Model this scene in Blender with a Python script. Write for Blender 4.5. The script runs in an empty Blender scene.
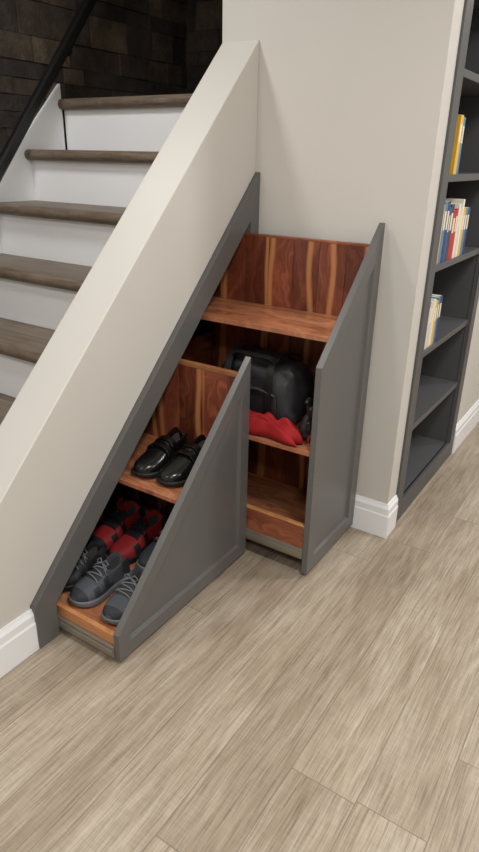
import bpy, bmesh, math, random
from mathutils import Vector, Matrix, noise
random.seed(7)
S=bpy.context.scene
S.view_settings.view_transform='Standard'
S.view_settings.look='None'
COL=S.collection

# ---------------------------------------------------------------- materials
def lin(c):
    return tuple((x/255/12.92 if x/255<=.04045 else ((x/255+.055)/1.055)**2.4) for x in c)+(1,)
class NT:
    def __init__(s,name,rough=.5,metal=0,spec=.5):
        s.m=bpy.data.materials.new(name); s.m.use_nodes=True
        s.t=s.m.node_tree; s.b=s.t.nodes['Principled BSDF']
        s.b.inputs['Roughness'].default_value=rough
        s.b.inputs['Metallic'].default_value=metal
        s.b.inputs['Specular IOR Level'].default_value=spec
    def n(s,typ,**kw):
        nd=s.t.nodes.new(typ)
        for k,v in kw.items():
            if k.startswith('i_'): nd.inputs[k[2:].replace('_',' ')].default_value=v
            else: setattr(nd,k,v)
        return nd
    def l(s,a,b): s.t.links.new(a,b)
    def math(s,op,a,b=None):
        nd=s.n('ShaderNodeMath',operation=op)
        for i,x in enumerate((a,b)):
            if x is None: continue
            if isinstance(x,(int,float)): nd.inputs[i].default_value=x
            else: s.l(x,nd.inputs[i])
        return nd.outputs[0]
    def comb(s,x,y,z):
        nd=s.n('ShaderNodeCombineXYZ')
        for i,v in enumerate((x,y,z)):
            if isinstance(v,(int,float)): nd.inputs[i].default_value=v
            else: s.l(v,nd.inputs[i])
        return nd.outputs[0]
    def noise(s,vec,scale,detail=4,rough=.55):
        nd=s.n('ShaderNodeTexNoise'); nd.inputs['Scale'].default_value=scale
        nd.inputs['Detail'].default_value=detail; nd.inputs['Roughness'].default_value=rough
        if vec is not None: s.l(vec,nd.inputs['Vector'])
        return nd.outputs['Fac']
    def ramp(s,fac,stops,interp='LINEAR'):
        nd=s.n('ShaderNodeValToRGB'); cr=nd.color_ramp; cr.interpolation=interp
        while len(cr.elements)<len(stops): cr.elements.new(.5)
        for e,(p,c) in zip(cr.elements,stops): e.position=p; e.color=lin(c) if len(c)==3 else c
        s.l(fac,nd.inputs[0]); return nd.outputs[0]
    def mix(s,fac,a,b,mode='MIX'):
        nd=s.n('ShaderNodeMix',data_type='RGBA',blend_type=mode)
        for i,x in ((0,fac),(6,a),(7,b)):
            if isinstance(x,(int,float)): nd.inputs[i].default_value=x
            elif isinstance(x,tuple): nd.inputs[i].default_value=x
            else: s.l(x,nd.inputs[i])
        return nd.outputs[2]
    def bump(s,h,strength=.2,dist=.01):
        nd=s.n('ShaderNodeBump'); nd.inputs['Strength'].default_value=strength; nd.inputs['Distance'].default_value=dist
        s.l(h,nd.inputs['Height']); s.l(nd.outputs[0],s.b.inputs['Normal'])
    def xyz(s):
        tc=s.n('ShaderNodeTexCoord'); sp=s.n('ShaderNodeSeparateXYZ'); s.l(tc.outputs['Object'],sp.inputs[0])
        return tc.outputs['Object'],sp.outputs[0],sp.outputs[1],sp.outputs[2]
    def col(s,c): s.l(c,s.b.inputs['Base Color'])

def paint(name,c,rough=.5,var=.03,bump=.04,scale=90,metal=0,spec=.5):
    k=NT(name,rough,metal,spec); o,x,y,z=k.xyz()
    f=k.noise(o,scale,3); f2=k.noise(o,1.5,2)
    c2=tuple(max(0,v*(1-var)) for v in c); c3=tuple(min(255,v*(1+var)) for v in c)
    k.col(k.ramp(f2,[(.3,c2),(.7,c3)])); k.bump(f,bump,.002); return k.m

def floor_mat(name,base,dark,light,W=.15,Ln=1.05,seam=(105,92,78),axis='x',rough=.42,cross=.06):
    k=NT(name,rough,0,.4); o,x,y,z=k.xyz()
    a,b=(x,y) if axis=='x' else (y,x)
    rf=k.math('DIVIDE',b,W); row=k.math('FLOOR',rf)
    wn=k.n('ShaderNodeTexWhiteNoise',noise_dimensions='1D'); k.l(row,wn.inputs['W'])
    ax=k.math('ADD',k.math('DIVIDE',a,Ln),k.math('MULTIPLY',wn.outputs['Value'],7.3)); colm=k.math('FLOOR',ax)
    wn2=k.n('ShaderNodeTexWhiteNoise',noise_dimensions='2D'); k.l(k.comb(row,colm,0),wn2.inputs['Vector'])
    rnd=wn2.outputs['Value']
    off=k.math('MULTIPLY',rnd,13.7)
    wob=k.noise(k.comb(k.math('ADD',k.math('MULTIPLY',a,2.5),off),k.math('MULTIPLY',b,5),0),1,3)
    v1=k.comb(k.math('ADD',k.math('MULTIPLY',a,2.4),off),k.math('ADD',k.math('MULTIPLY',b,60),k.math('MULTIPLY',wob,4)),off)
    g1=k.noise(v1,1.0,8,.72)
    v2=k.comb(k.math('ADD',k.math('MULTIPLY',a,8),off),k.math('MULTIPLY',b,260),0)
    g2=k.noise(v2,1.0,5,.65)
    v3=k.comb(k.math('MULTIPLY',a,170),k.math('ADD',k.math('MULTIPLY',b,20),off),0)
    g3=k.noise(v3,1.0,3,.6)
    patch=k.noise(k.comb(k.math('ADD',k.math('MULTIPLY',a,4),off),k.math('MULTIPLY',b,13),off),1,4,.6)
    c=k.ramp(g1,[(.34,dark),(.49,base),(.66,light)])
    c=k.mix(.45,c,k.ramp(g2,[(.38,tuple(v*.66 for v in dark)),(.53,base),(.68,light)]))
    c=k.mix(k.math('MULTIPLY',patch,cross*2),c,k.ramp(g3,[(.42,tuple(v*.78 for v in dark)),(.58,light)]))
    c=k.mix(.7,c,k.ramp(patch,[(.33,(220,212,202)),(.62,(255,255,255))]),'MULTIPLY')
    tint=k.ramp(rnd,[(0,(226,222,218)),(1,(255,255,255))])
    c=k.mix(.9,c,tint,'MULTIPLY')
    fr=k.math('FRACT',rf); fa=k.math('FRACT',ax)
    s1=k.math('LESS_THAN',fr,.016); s2=k.math('LESS_THAN',fa,.0020)
    sm=k.math('MAXIMUM',s1,s2)
    c=k.mix(k.math('MULTIPLY',sm,.65),c,lin(seam)); k.col(c)
    h=k.math('SUBTRACT',k.math('ADD',k.math('MULTIPLY',g2,.5),k.math('MULTIPLY',g3,.1)),sm)
    k.bump(h,.10,.003); return k.m

def cedar(name,plank,grain,w=.085,dk=(84,30,17),md=(128,54,30),lt=(176,92,52),sap=(182,122,74),rough=.35,sapw=.10,tint=((165,150,142),(255,248,242)),thr=.5):
    k=NT(name,rough,0,.5); o,x,y,z=k.xyz(); A={'x':x,'y':y,'z':z}
    p=A[plank]; g=A[grain]; q=[A[i] for i in 'xyz' if i not in (plank,grain)][0]
    r=k.math('DIVIDE',p,w); idx=k.math('FLOOR',r)
    wn=k.n('ShaderNodeTexWhiteNoise',noise_dimensions='1D'); k.l(k.math('ADD',idx,.37),wn.inputs['W']); rnd=wn.outputs['Value']
    wnb=k.n('ShaderNodeTexWhiteNoise',noise_dimensions='1D'); k.l(k.math('ADD',idx,7.91),wnb.inputs['W']); rnb=wnb.outputs['Value']
    off=k.math('MULTIPLY',rnd,31)
    wob=k.noise(k.comb(k.math('MULTIPLY',p,7),k.math('MULTIPLY',g,4),off),1,3)
    v=k.comb(k.math('ADD',k.math('MULTIPLY',p,30),k.math('MULTIPLY',wob,8)),k.math('ADD',k.math('MULTIPLY',g,2.2),off),k.math('MULTIPLY',q,8))
    n1=k.noise(v,1,6,.64)
    v2=k.comb(k.math('MULTIPLY',p,320),k.math('MULTIPLY',g,14),k.math('MULTIPLY',q,60)); n2=k.noise(v2,1,3)
    c=k.ramp(n1,[(.34,dk),(.5,md),(.66,lt)])
    c=k.mix(.22,c,k.ramp(n2,[(.35,dk),(.65,lt)]))
    c=k.mix(.9,c,k.ramp(rnb,[(0,tint[0]),(1,tint[1])]),'MULTIPLY')
    if sapw:
        fr=k.math('FRACT',r)
        wb2=k.noise(k.comb(off,k.math('MULTIPLY',g,2.4),0),1,1)
        cen=k.math('ADD',k.math('MULTIPLY',rnb,1.1),k.math('MULTIPLY',k.math('SUBTRACT',wb2,.5),.9))
        e=k.math('ABSOLUTE',k.math('SUBTRACT',fr,cen))
        e=k.math('ADD',e,k.math('MULTIPLY',k.math('SUBTRACT',n2,.5),.10))
        mr=k.ramp(e,[(sapw*.35,(255,255,255)),(sapw,(0,0,0))])
        edge=k.math('MULTIPLY',k.math('GREATER_THAN',rnd,thr),mr)
        c=k.mix(k.math('MULTIPLY',edge,.7),c,lin(sap))
    vo=k.n('ShaderNodeTexVoronoi'); vo.inputs['Scale'].default_value=1
    k.l(k.comb(k.math('MULTIPLY',p,9),k.math('MULTIPLY',g,5),k.math('MULTIPLY',q,1)),vo.inputs['Vector'])
    kn=k.ramp(vo.outputs['Distance'],[(.06,(255,255,255)),(.13,(0,0,0))])
    c=k.mix(k.math('MULTIPLY',kn,.6),c,lin(tuple(v*.6 for v in dk)))
    k.col(c); k.bump(n2,.08,.002); return k.m

M={}
M['wall']=paint('greige_wall_paint',(206,203,197),.5,.012,.05,160)
M['white']=paint('white_trim_paint',(238,240,243),.35,.01,.02)
M['gray']=paint('charcoal_cabinet_paint',(98,97,96),.36,.02,.03,120)
M['graydk']=paint('charcoal_bookcase_paint',(82,82,84),.4,.02,.03,120)
M['floor']=floor_mat('oak_plank_floor',(178,165,147),(150,135,117),(205,194,178),W=.155,Ln=1.3,seam=(112,100,88))
M['tread']=floor_mat('oak_tread',(124,111,98),(98,86,74),(150,137,122),W=.6,axis='y',rough=.45,seam=(80,70,60))
M['ceil']=paint('ceiling_white',(240,239,236),.7,.01,.03)
M['cedV']=cedar('cedar_vertical_boards','y','z',w=.095,dk=(88,42,30),md=(132,68,49),lt=(176,106,76),sapw=.14,sap=(198,136,86),tint=((160,148,142),(255,248,243)),thr=.42)
M['cedS']=cedar('cedar_shelf_boards','x','y',w=.11,dk=(148,88,62),md=(186,122,88),lt=(214,156,118),rough=.26,sapw=0,tint=((215,205,198),(255,252,250)))
M['cedE']=cedar('cedar_edge','z','y',w=.4,dk=(180,116,70),md=(210,148,98),lt=(228,176,124),sapw=0)
M['cedK']=cedar('cedar_kick','z','y',w=.3,dk=(108,56,40),md=(148,86,62),lt=(186,118,84),sapw=0)
M['steel']=paint('zinc_slide_steel',(150,143,130),.3,.05,.05,metal=.5)
M['dark']=paint('cavity_dark',(58,52,48),.8)
M['black']=paint('black_metal',(18,18,19),.35)
k=NT('stone_veneer',.8); o,x,y,z=k.xyz(); at=k.n('ShaderNodeAttribute',attribute_name='col')
n=k.noise(o,11,8,.72); c=k.mix(.9,at.outputs['Color'],k.ramp(n,[(.32,(105,96,90)),(.5,(190,182,174)),(.68,(255,250,240))]),'MULTIPLY'); k.col(c)
k.bump(k.noise(o,22,8,.75),.9,.015); M['stone']=k.m
k=NT('book_covers',.45); at=k.n('ShaderNodeAttribute',attribute_name='col'); k.col(at.outputs['Color']); M['book']=k.m
M['leather']=paint('black_leather',(17,16,17),.22,.1,.10,150)
M['rubber']=paint('black_rubber',(16,16,17),.6,.1,.1)
M['lining']=paint('shoe_lining',(70,66,64),.8,.1,.2)
M['redmesh']=paint('red_mesh_fabric',(160,30,36),.65,.15,.5,300)
M['blkmesh']=paint('black_mesh_fabric',(26,26,29),.7,.15,.5,300)
M['grymesh']=paint('gray_mesh_fabric',(78,82,90),.7,.15,.5,300)
M['dkgrymesh']=paint('dark_gray_mesh_fabric',(48,51,57),.7,.12,.5,300)
M['grysole']=paint('gray_rubber',(104,106,110),.6)
M['lace']=paint('lace_cord',(112,114,118),.8)
M['lacer']=paint('lace_cord_dark',(20,18,20),.8)
M['nylon']=paint('black_nylon',(34,34,37),.5,.15,.35,250)
M['piping']=paint('charcoal_piping',(60,60,64),.5)
M['redcloth']=paint('red_fleece',(172,20,26),.8,.12,.3,200)
M['plate']=paint('outlet_plastic',(238,238,236),.3)

# ---------------------------------------------------------------- helpers
def link(o,parent=None):
    COL.objects.link(o)
    if parent is not None: o.parent=parent
    return o
def empty(name,loc=(0,0,0)):
    e=bpy.data.objects.new(name,None); e.empty_display_size=.1; return link(e)
def finish(bm,name,mats,parent=None,bevel=0,smooth=False,subsurf=0):
    bmesh.ops.recalc_face_normals(bm,faces=bm.faces)
    me=bpy.data.meshes.new(name); bm.to_mesh(me); bm.free()
    for m in (mats if isinstance(mats,(list,tuple)) else [mats]): me.materials.append(m)
    if smooth:
        for p in me.polygons: p.use_smooth=True
    o=bpy.data.objects.new(name,me); link(o,parent)
    if bevel:
        b=o.modifiers.new('bevel','BEVEL'); b.width=bevel; b.segments=2; b.limit_method='ANGLE'; b.angle_limit=.6
    if subsurf:
        s=o.modifiers.new('sub','SUBSURF'); s.levels=subsurf; s.render_levels=subsurf
    return o
def abox(bm,x0,x1,y0,y1,z0,z1,mi=0):
    r=bmesh.ops.create_cube(bm,size=1)
    for v in r['verts']:
        v.co=Vector(((x0+x1)/2+v.co.x*(x1-x0),(y0+y1)/2+v.co.y*(y1-y0),(z0+z1)/2+v.co.z*(z1-z0)))
    fs=set(f for v in r['verts'] for f in v.link_faces)
    for f in fs: f.material_index=mi
    return fs
def box(name,x0,x1,y0,y1,z0,z1,mat,parent=None,bevel=.0015):
    bm=bmesh.new(); abox(bm,x0,x1,y0,y1,z0,z1); return finish(bm,name,mat,parent,bevel)
def aprism(bm,pts,a0,a1,axis='y',mi=0):
    def P(p,a): return (p[0],a,p[1]) if axis=='y' else ((a,p[0],p[1]) if axis=='x' else (p[0],p[1],a))
    lo=[bm.verts.new(P(p,a0)) for p in pts]; hi=[bm.verts.new(P(p,a1)) for p in pts]
    fs=[bm.faces.new(lo),bm.faces.new(hi[::-1])]
    n=len(pts)
    for i in range(n): fs.append(bm.faces.new((lo[i],hi[i],hi[(i+1)%n],lo[(i+1)%n])))
    for f in fs: f.material_index=mi
    return fs
def prism(name,pts,a0,a1,mat,parent=None,axis='y',bevel=.0015):
    bm=bmesh.new(); aprism(bm,pts,a0,a1,axis); return finish(bm,name,mat,parent,bevel)
def offset_poly(pts,w):
    n=len(pts); A=sum(pts[i][0]*pts[(i+1)%n][1]-pts[(i+1)%n][0]*pts[i][1] for i in range(n))
    sg=1 if A>0 else -1; out=[]
    def line(i):
        a=Vector(pts[i]); b=Vector(pts[(i+1)%n]); d=(b-a).normalized(); nr=Vector((-d.y,d.x))*sg; return a+nr*w,d
    for i in range(n):
        p,d=line(i-1 if i else n-1); q,e=line(i)
        den=d.x*e.y-d.y*e.x; t=((q.x-p.x)*e.y-(q.y-p.y)*e.x)/den; out.append(tuple(p+d*t))
    return out
def shaker(name,pts,yf,th,w,mat,parent):
    bm=bmesh.new(); n=len(pts); i1=offset_poly(pts,w); i2=offset_poly(pts,w+.004)
    def ring(ps,y): return [bm.verts.new((p[0],y,p[1])) for p in ps]
    O=ring(pts,yf); I1=ring(i1,yf); I2=ring(i2,yf+.010); B=ring(pts,yf+th)
    for i in range(n):
        j=(i+1)%n
        bm.faces.new((O[i],O[j],I1[j],I1[i])); bm.faces.new((I1[i],I1[j],I2[j],I2[i])); bm.faces.new((O[i],B[i],B[j],O[j]))
    bm.faces.new(I2); bm.faces.new(B[::-1])
    return finish(bm,name,mat,parent,.0012)
def atube(bm,pts,r,mi=0,seg=6,closed=False):
    pts=[Vector(p) for p in pts]; rings=[]; n=len(pts); up=Vector((0,0,1))
    for i,p in enumerate(pts):
        d=(pts[min(i+1,n-1)]-pts[max(i-1,0)]).normalized()
        a=d.cross(up); a=a.normalized() if a.length>1e-4 else Vector((1,0,0)); b=d.cross(a)
        rings.append([bm.verts.new(p+(a*math.cos(t)+b*math.sin(t))*r) for t in [2*math.pi*k/seg for k in range(seg)]])
    for i in range(n-1):
        for k in range(seg):
            f=bm.faces.new((rings[i][k],rings[i][(k+1)%seg],rings[i+1][(k+1)%seg],rings[i+1][k])); f.material_index=mi; f.smooth=True
    for rg in (rings[0][::-1],rings[-1]):
        f=bm.faces.new(rg); f.material_index=mi
def band(bm,pts,wid,thk,side,mi=0):
    pts=[Vector(p) for p in pts]; n=len(pts); side=Vector(side).normalized(); rings=[]
    for i,p in enumerate(pts):
        d=(pts[min(i+1,n-1)]-pts[max(i-1,0)]).normalized(); nr=d.cross(side).normalized()
        rings.append([bm.verts.new(p+side*a*wid/2+nr*b*thk/2) for a,b in ((-1,-1),(1,-1),(1,1),(-1,1))])
    for i in range(n-1):
        for k in range(4):
            f=bm.faces.new((rings[i][k],rings[i][(k+1)%4],rings[i+1][(k+1)%4],rings[i+1][k])); f.material_index=mi
    bm.faces.new(rings[0][::-1]).material_index=mi; bm.faces.new(rings[-1]).material_index=mi
def smoothpath(pts,sub=5):
    P=[Vector(p) for p in pts]; P=[P[0]]+P+[P[-1]]; out=[]
    for i in range(1,len(P)-2):
        for s in range(sub):
            t=s/sub; a,b,c,d=P[i-1],P[i],P[i+1],P[i+2]
            out.append(.5*((2*b)+(c-a)*t+(2*a-5*b+4*c-d)*t*t+(3*b-a-3*c+d)*t**3))
    out.append(P[-2]); return out

# ---------------------------------------------------------------- calibration
CX,CY,CZ=-1.9104,-1.1901,1.2672; YAW,PIT,ROL,FPX=.5737,-.4109,.0215,616.99
D=.597; HB=.133; XF=-1.0933; HF=.1416; SL=.989; XL=-1.0138; XM=-.3898; XR=-.015; HL=.1003
D1=.2452; D2=.4798; ZC=1.6068; T=.1423; XS=.0678; ZS=1.4731; W=1.045; RISE=.1936; RUN=.1968
CEIL=2.3; XW0=-3.6; XW1=3.2; YW0=-3.8
def slope(x): return HL+SL*(x-XL)

# ---------------------------------------------------------------- room shell
box('floor',XW0,XW1,YW0,W+.1,-.05,0,M['floor'],bevel=0)
box('ceiling',XW0,XW1,YW0,W+.1,CEIL,CEIL+.05,M['ceil'],bevel=0)
box('wall_left',XW0-.1,XW0,YW0,W+.1,0,CEIL,M['wall'],bevel=0)
box('wall_right',XW1,XW1+.1,YW0,-D,0,CEIL,M['wall'],bevel=0)
box('wall_front',XW0,XW1,YW0-.1,YW0,0,CEIL,M['wall'],bevel=0)
box('wall_back',XW0,1.3,W,W+.1,0,CEIL,M['wall'],bevel=0)
BX0,BX1=.085,.85; BD=.30
bm=bmesh.new()
abox(bm,0,BX0,-D,T,0,CEIL); abox(bm,BX0,BX1,-D+BD,T,0,CEIL); abox(bm,BX1,XW1,-D,T,0,CEIL)
finish(bm,'wall_return',M['wall'])
prism('wall_stair_side',[(-1.56,0),(XF,0),(XF,HF),(0,HF-SL*XF),(0,ZC),(-1.56,ZC-1.56*SL)],0,T,M['wall'],bevel=.003)
prof=[(0,0),(.014,0),(.014,.088),(.011,.094),(.011,.116),(.006,.126),(.004,HB),(0,HB)]
bm=bmesh.new(); aprism(bm,[(-p[0],p[1]) for p in prof],-1.56,XF,'x'); finish(bm,'baseboard_left',M['white'])
bm=bmesh.new()
path=[((0,-.03),(-1,0)),((0,-D),(-1,-1)),((BX0,-D),(0,-1))]
rings=[[bm.verts.new((c[0]+d[0]*p[0],c[1]+d[1]*p[0],p[1])) for p in prof] for c,d in path]
for a,b in zip(rings,rings[1:]):
    for i in range(len(prof)):
        j=(i+1)%len(prof); bm.faces.new((a[i],a[j],b[j],b[i]))
bm.faces.new(rings[0]); bm.faces.new(rings[-1][::-1])
finish(bm,'baseboard_return',M['white'])
bm=bmesh.new(); aprism(bm,[(-D-p[0],p[1]) for p in prof],BX1,XW1,'x'); finish(bm,'baseboard_right',M['white'])

# ---------------------------------------------------------------- opening frame
FW=.072; k_=FW*math.sqrt(1+SL*SL)
zo=HF-SL*XF; zi=zo-k_; RW=.05
bm=bmesh.new(); y0,y1=-.018,T
aprism(bm,[(XF,0),(XF+FW,0),(XF+FW,zi+SL*(XF+FW)),(XF,HF)],y0,y1)
aprism(bm,[(XF,HF),(XF+FW,zi+SL*(XF+FW)),(-RW,zi-SL*RW),(0,zo)],y0,y1)
aprism(bm,[(0,0),(0,zo),(-RW,zi-SL*RW),(-RW,0)],y0,y1)
finish(bm,'trim_drawer_opening',M['gray'],bevel=.0015)

# ---------------------------------------------------------------- stairs
st=empty('staircase'); N=8; SK=.03
for i in range(N):
    x=XS-i*RUN; z=ZS-i*RISE
    x1=x+RUN+.035 if i else .97
    th=.040; pr=[(x1,z),(x1,z-th)]+[(x+.020-.020*math.cos(a),z-th/2+th/2*math.sin(a)) for a in [math.radians(v) for v in range(-90,91,15)]]
    prism('tread_%d'%(i+1),pr,T+.001,W-SK,M['tread'],st,bevel=0)
    zb=z-RISE if i<N-1 else 0
    box('riser_%d'%(i+1),x+.032,x+.047,T+.001,W-SK,max(zb,0),z-th,M['white'],st,.0005)
xa=XS-(N-1)*RUN-.03
prism('skirt_board',[(xa,0),(.09,0),(.09,ZS+SL*(.09-XS)+.035),(.02+xa,ZS+SL*(xa-XS)+.055)],W-SK,W-.001,M['white'],st,bevel=.002)
box('landing_support',XS+.046,XS+.06,T+.001,W-SK,0,ZS-.045,M['dark'],st)
def stone_wall(name,plane,u0,u1,z0,z1,seed):
    bm=bmesh.new(); cl=bm.loops.layers.float_color.new('col'); z=z0; r=random.Random(seed)
    def blk(a,b,za,zb_,dp,c):
        if plane=='y': fs=abox(bm,a,b,W-dp,W-.0005,za,zb_)
        else: fs=abox(bm,.97-dp,.97-.0005,a,b,za,zb_)
        for f in fs:
            for lp in f.loops: lp[cl]=lin(c)
    blk(u0,u1,z0,z1,.003,(30,26,23))
    while z<z1:
        h=r.choice([.06,.09,.12]); u=u0-r.random()*.1
        while u<u1:
            w=r.uniform(.09,.30); a=max(u,u0); b=min(u+w,u1); dp=r.uniform(.007,.018)
            if b-a>.01:
                c=r.choice([(58,50,44),(68,59,50),(54,48,43),(76,66,56),(62,54,47),(104,92,78),(58,52,48),(84,73,62),(50,45,41)])
                blk(a+.001,b-.001,z+.001,min(z+h,z1)-.001,dp,c)
            u+=w
        z+=h
    return finish(bm,name,M['stone'],bevel=.002)
box('wall_stair_end',.97,1.3,T,W,ZS-.3,CEIL,M['wall'],bevel=0)
stone_wall('wall_stone_side','y',-1.4,.97,ZS-1.2,CEIL,3)
stone_wall('wall_stone_end','x',T+.002,W-.002,ZS+.002,CEIL,11)
hr=empty('handrail')
bm=bmesh.new(); yr=W-.075
xa_,za_=-.75,.66; xb_,zb_r=.42,2.045
band(bm,[(xa_,yr,za_),(xb_,yr,zb_r)],.034,.040,(0,1,0)); finish(bm,'rail',M['black'],hr,.008)
for t in (.15,.75,.95):
    bm=bmesh.new(); xx=xa_+(xb_-xa_)*t; zz=za_+(zb_r-za_)*t; atube(bm,[(xx,yr,zz-.02),(xx,yr+.01,zz-.06),(xx,W-.022,zz-.07)],.006,seg=8); finish(bm,'bracket',M['black'],hr)

# ---------------------------------------------------------------- drawers
def slats(bm,x0,x1,y0,y1,z0,ztop,w=.095):
    i=math.floor(y0/w)
    while i*w<y1:
        a=max(i*w,y0); b=min((i+1)*w,y1)
        if b-a>.004: abox(bm,x0,x1,a+.0004,b-.0004,z0,ztop)
        i+=1
TH=.02
dl=empty('under_stair_drawer'); yb=.50
xm=XM-.002
shaker('front_panel',[(XL,.015),(xm,.015),(xm,slope(xm)),(XL,HL)],-D1,TH,.045,M['gray'],dl)
bm=bmesh.new(); slats(bm,xm-.045,xm-.03,-D1+TH,yb-.2,.05,.658); finish(bm,'side_boards',M['cedV'],dl,.0008)
box('side_top_edge',xm-.047,xm-.028,-D1+TH,yb-.2,.658,.672,M['cedE'],dl)
xs1=XL+(.375-HL)/SL
box('shelf',xs1,xm-.046,-D1+TH,yb-.2,.362,.377,M['cedS'],dl)
box('bottom_board',XL+.02,xm-.046,-D1+TH,yb-.2,.062,.075,M['cedS'],dl)
box('side_kick',XL+.006,XL+.02,-D1+TH,yb-.2,.055,.088,M['cedE'],dl)
bm=bmesh.new(); abox(bm,XL-.004,XL+.006,-D1+TH,.28,.020,.056); abox(bm,XL-.008,XL-.004,-D1+TH,.28,.030,.046); finish(bm,'slide_rail',M['steel'],dl,.001)
dr=empty('under_stair_drawer'); xa=XM+.002
shaker('front_panel',[(xa,.015),(XR,.015),(XR,slope(XR)+.004),(xa,slope(xa)+.004)],-D2,TH,.05,M['gray'],dr)
yb=.14
bm=bmesh.new(); slats(bm,XR-.042,XR-.027,-D2+TH,yb,.08,1.022); finish(bm,'side_boards',M['cedV'],dr,.0008)
box('side_top_edge',XR-.043,XR-.026,-D2+TH,yb,1.022,1.03,M['cedK'],dr)
z1=.795; xs2=XL+(z1-HL)/SL-.004
box('top_shelf',xs2,XR-.043,-D2+TH,yb,z1-.016,z1,M['cedS'],dr)
box('middle_shelf',xa+.004,XR-.043,-D2+TH,yb,.437,.453,M['cedS'],dr)
box('bottom_board',xa+.02,XR-.043,-D2+TH,yb,.105,.12,M['cedS'],dr)
box('side_kick',xa+.004,xa+.019,-D2+TH,yb,.10,.185,M['cedK'],dr)
box('kick_top_edge',xa+.003,xa+.020,-D2+TH,yb,.185,.190,M['cedE'],dr)
bm=bmesh.new(); abox(bm,xa-.006,xa+.004,-D2+TH,.1,.070,.105); abox(bm,xa-.010,xa-.006,-D2+TH,.1,.080,.096); finish(bm,'slide_rail',M['steel'],dr,.001)
box('back_board',xa+.02,XR-.044,yb,yb+.012,.10,.66,M['cedK'],dr)

# ---------------------------------------------------------------- bookcase
bk=empty('built_in_bookcase'); SW=.065; fy=-D-.008
bm=bmesh.new()
abox(bm,BX0,BX0+SW,fy,-D+.012,0,CEIL-.002); abox(bm,BX1-SW,BX1,fy,-D+.012,0,CEIL-.002); abox(bm,BX0+SW,BX1-SW,fy,-D+.012,0,.08)
finish(bm,'face_frame',M['graydk'],bk,.0015)
bm=bmesh.new()
abox(bm,BX0+.045,BX0+SW-.001,-D+.013,-D+BD-.001,0,CEIL-.002); abox(bm,BX1-SW+.001,BX1-.045,-D+.013,-D+BD-.001,0,CEIL-.002); abox(bm,BX0+SW,BX1-SW,-D+BD-.013,-D+BD-.001,0,CEIL-.002)
finish(bm,'carcass',M['graydk'],bk)
for i,z in enumerate((.08,.375,.655,.95,1.23,1.52,1.8)):
    box('shelf_%d'%(i+1),BX0+SW,BX1-SW,-D+.004,-D+BD-.014,z-.022,z,M['graydk'],bk)
def books(name,x,z,specs,yf=-D+.012):
    bm=bmesh.new(); cl=bm.loops.layers.float_color.new('col')
    def cb(c,*a):
        for f in abox(bm,*a):
            for lp in f.loops: lp[cl]=lin(c)
    for w,h,dp,c in specs:
        cb(c,x,x+w-.001,yf,yf+dp,z,z+h)
        cb((225,220,205),x+.002,x+w-.003,yf+.004,yf+dp-.002,z+h-.004,z+h+.0005)
        cb((235,225,200),x+w*.2,x+w*.75,yf-.0006,yf+.001,z+h*.55,z+h*.85)
        x+=w
    return finish(bm,name,M['book'])
pal=[(235,228,210),(196,52,44),(44,92,150),(230,180,60),(225,222,214),(60,60,70),(80,130,170),(210,205,200),(176,40,50),(40,60,100)]
rb=random.Random(5)
def sp(n,h0=.16,h1=.2,k0=0): return [(rb.uniform(.018,.034),rb.uniform(h0,h1),.13,pal[(i*3+n+k0)%len(pal)]) for i in range(n)]
books('book_row',.20,.95,sp(13)); books('book_row',.19,.655,sp(7,.14,.17,4)); books('book_row',.26,1.23,sp(2,k0=1))
ou=empty('wall_outlet')
box('cover_plate',1.22,1.29,-D-.006,-D,.24,.36,M['plate'],ou,.002)
for dz in (.27,.315): box('socket',1.238,1.272,-D-.008,-D-.006,dz,dz+.03,M['white'],ou,.001)

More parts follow.
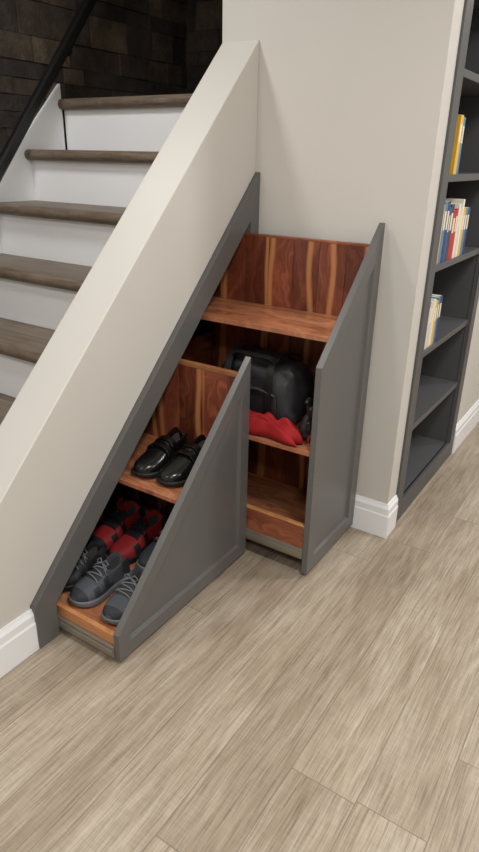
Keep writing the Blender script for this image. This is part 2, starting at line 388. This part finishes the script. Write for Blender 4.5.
# ---------------------------------------------------------------- shoes
ST=[(0,.020,.052),(.03,.029,.066),(.11,.034,.072),(.21,.034,.064),(.31,.033,.060),(.41,.034,.072),(.50,.037,.072),(.58,.041,.062),(.68,.045,.053),(.78,.045,.045),(.88,.040,.039),(.955,.028,.032),(1.0,.012,.020)]
def sec(kx):
    for i in range(len(ST)-1):
        if ST[i][0]<=kx<=ST[i+1][0]:
            t=(kx-ST[i][0])/(ST[i+1][0]-ST[i][0]); return ST[i][1]*(1-t)+ST[i+1][1]*t, ST[i][2]*(1-t)+ST[i+1][2]*t
def shoe(name,loc,yaw,L=.26,up='leather',sole='rubber',acc=None,toe=None,laces=None,straps=False,soleh=.018,tilt=(0,0),sc=1.0,pull=None):
    mats=[M[up],M[sole],M['lining'],M[acc or up],M[toe or up],M[laces or 'lacer']]
    root=empty(name)
    bm=bmesh.new(); NP=16; secs=[]
    def pt(i,j):
        fx,w,h=ST[i]; th=math.pi*j/NP; c,s_=math.cos(th),math.sin(th); sg=1 if c>=0 else -1
        y=w*(abs(c)**.75)*sg; z=soleh+h*(abs(s_)**.62)*.93
        curve=.006*math.sin(math.pi*fx)
        if 1<=i<=4:
            if abs(c)<.5: y=w*.66*c/.5; z=soleh+.008
            elif abs(c)<.64: y=w*.70*sg; z=soleh+h*.7
            elif abs(c)<.8: y=w*.80*sg; z=soleh+h
            elif abs(c)<.9: y=w*.93*sg; z=soleh+h*.93
        if i==5 and abs(c)<.5: z=soleh+h+.012
        return Vector((fx*L,y+curve,z))
    for i in range(len(ST)): secs.append([bm.verts.new(pt(i,j)) for j in range(NP+1)])
    for i in range(len(ST)-1):
        for j in range(NP):
            f=bm.faces.new((secs[i][j],secs[i][j+1],secs[i+1][j+1],secs[i+1][j]))
            cm=abs(math.cos(math.pi*(j+.5)/NP)); mi=0
            if i<=4 and cm<.62: mi=2 if i>=1 else 0
            elif i>=10: mi=4
            elif acc and ((i<=2 and cm>.75) or (i in (6,8) and cm>.70) or (4<i<9 and cm>.97) or (i in (5,6,7) and cm<.5)): mi=3
            f.material_index=mi
    bm.faces.new(secs[0]); bm.faces.new(secs[-1][::-1])
    finish(bm,'upper',mats,root,smooth=True,subsurf=2)
    bm=bmesh.new(); outl=[]
    e=.0045
    for sgn in (1,-1):
        rng=ST if sgn==1 else ST[::-1]
        for fx,w,h in rng: outl.append((fx*L*1.035-.004,sgn*(w+e)+.006*math.sin(math.pi*fx)))
    def rg(z,k): return [bm.verts.new((x,(y-.003)*k+.003,z+(.010*max(0,(x/L-.78)/.22)**2 if z<soleh else .004*max(0,(x/L-.8)/.2)))) for x,y in outl]
    r0=rg(0,.94); r1=rg(.004,1.0); r2=rg(soleh*.6,.985); r3=rg(soleh+.004,1.0); r4=rg(soleh+.007,.93)
    for a,b in ((r0,r1),(r1,r2),(r2,r3),(r3,r4)):
        for i in range(len(a)):
            j=(i+1)%len(a); bm.faces.new((a[i],a[j],b[j],b[i]))
    bm.faces.new(r0); bm.faces.new(r4[::-1])
    finish(bm,'sole',[M[sole]],root,smooth=True,subsurf=1)
    bm=bmesh.new(); any_=False
    if laces:
        any_=True
        for n_,kx in enumerate((.45,.50,.55,.60,.65)):
            w,h=sec(kx); sk=.008*(1 if n_%2 else -1); pts=[]
            for q in range(9):
                th=math.pi*(.28+.44*q/8); c,s_=math.cos(th),math.sin(th)
                pts.append((kx*L+sk*(q/8-.5)*2,w*(abs(c)**.75)*(1 if c>=0 else -1)+.006,soleh+h*(abs(s_)**.62)*.93+.0035+(.006 if n_==0 else 0)))
            atube(bm,pts,.0024,0,6)
        z_=soleh+.086
        for sg in (1,-1):
            atube(bm,[(.46*L,.006,z_-.004),(.43*L,.006+sg*.012,z_+.004),(.44*L,.006+sg*.024,z_-.004),(.47*L,.006+sg*.020,z_-.010),(.465*L,.008,z_-.004)],.002,0,6)
            atube(bm,[(.46*L,.006,z_-.003),(.50*L,.006+sg*.018,z_-.012),(.52*L,.006+sg*.034,z_-.030)],.002,0,6)
    if straps:
        any_=True
        for kx in (.46,.585):
            w,h=sec(kx); pts=[]
            for q in range(15):
                th=math.pi*(.05+.83*q/14); c,s_=math.cos(th),math.sin(th)
                pts.append((kx*L,(w+.0035)*(abs(c)**.75)*(1 if c>=0 else -1)+.006,soleh+(h+.003)*(abs(s_)**.62)*.95+.002))
            band(bm,pts,.024,.004,(1,0,0))
    if pull:
        any_=True
        atube(bm,[(.004,-.008,soleh+.055),(-.008,-.008,soleh+.075),(-.008,.012,soleh+.075),(.004,.012,soleh+.055)],.003,0,6)
    if any_: finish(bm,'laces' if laces else 'straps',[M[laces] if laces else M[up]],root,smooth=bool(laces),bevel=0 if laces else .0012)
    else: bm.free()
    root.matrix_world=Matrix.Translation(loc)@Matrix.Rotation(yaw,4,'Z')@Matrix.Rotation(tilt[0],4,'Y')@Matrix.Rotation(tilt[1],4,'X')@Matrix.Scale(sc,4)
    return root
PI=math.pi
zs_=.3775
shoe('black_strap_shoe',(-.458,-.040,zs_),PI+.06,L=.25,straps=True,soleh=.014)
shoe('black_strap_shoe',(-.455,-.145,zs_),PI+.02,L=.25,straps=True,soleh=.014)
zb_=.0755
shoe('red_running_shoe',(-.52,.115,zb_),PI+.03,L=.25,up='redmesh',acc='blkmesh',toe='blkmesh',laces='lacer',pull=True)
shoe('red_running_shoe',(-.52,.012,zb_),PI,L=.25,up='redmesh',acc='blkmesh',toe='redmesh',laces='lacer',pull=True)
shoe('dark_gray_running_shoe',(-.50,-.092,zb_),PI,L=.25,up='dkgrymesh',acc='blkmesh',laces='lace',sole='grysole')
shoe('dark_gray_running_shoe',(-.48,-.178,zb_),PI,L=.25,up='dkgrymesh',acc='blkmesh',laces='lace',sole='grysole',sc=.85)
shoe('gray_running_shoe',(-.775,-.048,zb_),PI-.06,up='grymesh',acc='dkgrymesh',toe='dkgrymesh',laces='lace',sole='grysole',L=.215,sc=.95)
shoe('gray_running_shoe',(-.79,-.150,zb_),PI+.12,up='grymesh',acc='dkgrymesh',toe='dkgrymesh',laces='lace',sole='grysole',L=.20,sc=.95)
shoe('black_running_shoe',(-.775,.050,zb_),PI-.05,up='blkmesh',acc='dkgrymesh',laces='lace',sole='rubber',L=.2,sc=.9)
shoe('black_running_shoe',(-.775,.140,zb_),PI,up='blkmesh',acc='dkgrymesh',laces='lacer',sole='rubber',L=.2,sc=.85)
shoe('red_running_shoe',(-.52,.215,zb_),PI,L=.25,up='blkmesh',acc='redmesh',toe='blkmesh',laces='lacer',sc=.95)
tr=empty('shoe_tree')
bm=bmesh.new(); bmesh.ops.create_uvsphere(bm,u_segments=16,v_segments=10,radius=.014)
for v in bm.verts: v.co=Vector((-.60+v.co.x*1.3,.13+v.co.y,.3915+v.co.z))
finish(bm,'knob',M['plate'],tr,smooth=True)
bm=bmesh.new(); atube(bm,smoothpath([(-.60,.13,.40),(-.62,.11,.43),(-.65,.08,.435),(-.675,.05,.41),(-.69,.02,.382)]),.003,0,8); finish(bm,'wire',M['black'],tr)

# ---------------------------------------------------------------- bag and clothes
def blob(name,c,s,mat,amp=.02,freq=9,pw=.45,flat=True,seed=0,parent=None,rot=0,cuts=5,taper=0,lean=0,ridge=.5):
    bm=bmesh.new(); bmesh.ops.create_icosphere(bm,subdivisions=cuts,radius=1)
    for v in bm.verts:
        d=v.co.normalized(); q=Vector([math.copysign(abs(t)**pw,t) for t in d]); hz=q.z*.5+.5
        tp=1-taper*hz
        q=Vector((q.x*s[0]*tp+lean*hz,q.y*s[1]*tp,q.z*s[2]))
        w=q*freq; w=Vector((w.x+noise.noise(w)*1.2,w.y,w.z))
        nz=noise.noise(w+Vector((seed,seed*2,0)))*amp+(noise.ridged_multi_fractal(w*.9+Vector((seed,0,seed)),1,2,2,1,2)-.8)*amp*ridge
        q+=d*nz
        if flat and q.z<-s[2]: q.z=-s[2]
        v.co=q
    o=finish(bm,name,mat,parent,smooth=True); o.matrix_local=Matrix.Translation(c)@Matrix.Rotation(rot,4,'Z'); return o
zm=.4535
bag=empty('black_duffel_bag')
by=-.185
blob('body',(-.19,by,zm+.105),(.104,.170,.100),M['nylon'],amp=.022,freq=7,pw=.36,parent=bag,seed=3,taper=.14,ridge=.6)
blob('front_pocket',(-.286,by+.01,zm+.075),(.020,.115,.055),M['nylon'],amp=.008,freq=12,pw=.4,parent=bag,seed=9,flat=False,cuts=4)
bm=bmesh.new()
for yy in (by-.075,by+.085):
    band(bm,smoothpath([(-.303,yy,zm+.02),(-.310,yy,zm+.10),(-.303,yy+.003,zm+.160),(-.276,yy+.008,zm+.204),(-.225,yy+.01,zm+.226),(-.17,yy+.01,zm+.224),(-.11,yy,zm+.200)]),.024,.005,(0,1,0))
band(bm,smoothpath([(-.268,by-.075,zm+.212),(-.283,by-.06,zm+.232),(-.293,by,zm+.236),(-.283,by+.06,zm+.232),(-.268,by+.085,zm+.212)]),.018,.006,(1,0,.3))
finish(bm,'straps',M['rubber'],bag,.001)
bm=bmesh.new(); atube(bm,smoothpath([(-.307,by+.11,zm+.115),(-.312,by+.05,zm+.130),(-.313,by,zm+.131),(-.312,by-.05,zm+.130),(-.305,by-.10,zm+.115)]),.0035,0,8)
finish(bm,'zipper_piping',M['piping'],bag)
def cloth(name,x0,x1,y0,y1,z,mat,seed,h=.05,n=60,thick=.006,fs=(2.2,5.0),parent=None):
    bm=bmesh.new(); g=[]
    for i in range(n+1):
        row=[]
        for j in range(n+1):
            u=i/n; v=j/n; ex=(math.sin(math.pi*u)*math.sin(math.pi*v))**.40 if 0<i<n and 0<j<n else 0
            wv=Vector((u*fs[0]+seed,v*fs[1],seed)); wv.x+=noise.noise(wv*.8)*1.6
            f=.80+.42*math.sin(8.5*(v+u*.35)+2.6*noise.noise(wv))*.5+.20*noise.noise(wv*2.0)
            jx=noise.noise(Vector((v*5,seed,1)))*.012; jy=noise.noise(Vector((u*4,seed,5)))*.02
            row.append(bm.verts.new((x0+(x1-x0)*u+jx*(1-u),y0+(y1-y0)*v+jy,z+thick+max(0,h*ex*f))))
        g.append(row)
    for i in range(n):
        for j in range(n): bm.faces.new((g[i][j],g[i+1][j],g[i+1][j+1],g[i][j+1]))
    o=finish(bm,name,mat,parent,smooth=True)
    so=o.modifiers.new('thick','SOLIDIFY'); so.thickness=thick*.8; so.offset=-1
    return o
cloth('red_fleece_jacket',-.382,-.306,-.405,-.02,zm,M['redcloth'],4.3,h=.085)
gl=empty('black_glove')
gx,gy=-.300,-.418
blob('palm',(gx,gy,zm+.045),(.036,.028,.040),M['nylon'],amp=.008,freq=18,pw=.7,seed=5,parent=gl)
bm=bmesh.new()
for i,(dx,lz,ly) in enumerate(((-.026,.060,-.004),(-.010,.072,.004),(.008,.070,.006),(.024,.056,.0))):
    atube(bm,smoothpath([(gx+dx*.8,gy,zm+.06),(gx+dx,gy+ly*2,zm+.06+lz*.6),(gx-.005+dx*1.15,gy+ly*3-.004,zm+.06+lz),(gx-.015+dx*1.15,gy-.003+ly*3,zm+.055+lz)]),.0088,0,8)
atube(bm,smoothpath([(gx-.025,gy-.01,zm+.035),(gx-.043,gy-.013,zm+.055),(gx-.048,gy-.013,zm+.08)]),.0095,0,8)
finish(bm,'fingers',M['nylon'],gl,smooth=True)
bm=bmesh.new(); band(bm,smoothpath([(gx-.042,gy-.01,zm+.010),(gx-.040,gy-.017,zm+.03),(gx-.025,gy-.030,zm+.034),(gx+.005,gy-.032,zm+.030)]),.012,.004,(0,.3,1)); finish(bm,'cuff_strap',M['redcloth'],gl,.001)
blob('red_knit_hat',(-.25,.088,zm+.06),(.05,.036,.055),M['redcloth'],amp=.015,freq=14,pw=.7,seed=12)

# ---------------------------------------------------------------- lights
def pot(x,y,p,r=.13,z=CEIL):
    bm=bmesh.new(); bmesh.ops.create_cone(bm,cap_ends=True,segments=32,radius1=r*.55,radius2=r*.55,depth=.006)
    o=finish(bm,'recessed_light',M['plate']); o.location=(x,y,z-.004)
    l=bpy.data.lights.new('recessed_light_lamp','AREA'); l.shape='DISK'; l.size=r*2; l.energy=p; l.color=(1,.985,.96)
    ob=bpy.data.objects.new('recessed_light_lamp',l); link(ob); ob.location=(x,y,z-.012)
for x,y,p in ((-1.3,-1.3,24),(.5,-1.6,18),(-2.6,-1.8,17),(1.9,-1.6,16),(-.6,-3.0,15),(1.4,-3.0,12),(-2.4,.2,14)): pot(x,y,p)
pot(-.75,.58,10)
w=bpy.data.worlds.new('world'); S.world=w; w.use_nodes=True; w.node_tree.nodes['Background'].inputs[0].default_value=(.9,.93,1,1); w.node_tree.nodes['Background'].inputs[1].default_value=.3

# ---------------------------------------------------------------- camera
F=Vector((math.cos(YAW)*math.cos(PIT),math.sin(YAW)*math.cos(PIT),math.sin(PIT)))
R=Vector((math.sin(YAW),-math.cos(YAW),0)); U=R.cross(F)
R2=math.cos(ROL)*R+math.sin(ROL)*U; U2=-math.sin(ROL)*R+math.cos(ROL)*U
cam=bpy.data.cameras.new('camera'); co=bpy.data.objects.new('camera',cam); link(co)
m=Matrix((R2,U2,-F)).transposed().to_4x4(); m.translation=Vector((CX,CY,CZ)); co.matrix_world=m
cam.sensor_fit='VERTICAL'; cam.sensor_height=24; cam.lens=FPX*24/852; cam.clip_start=.01
S.camera=co
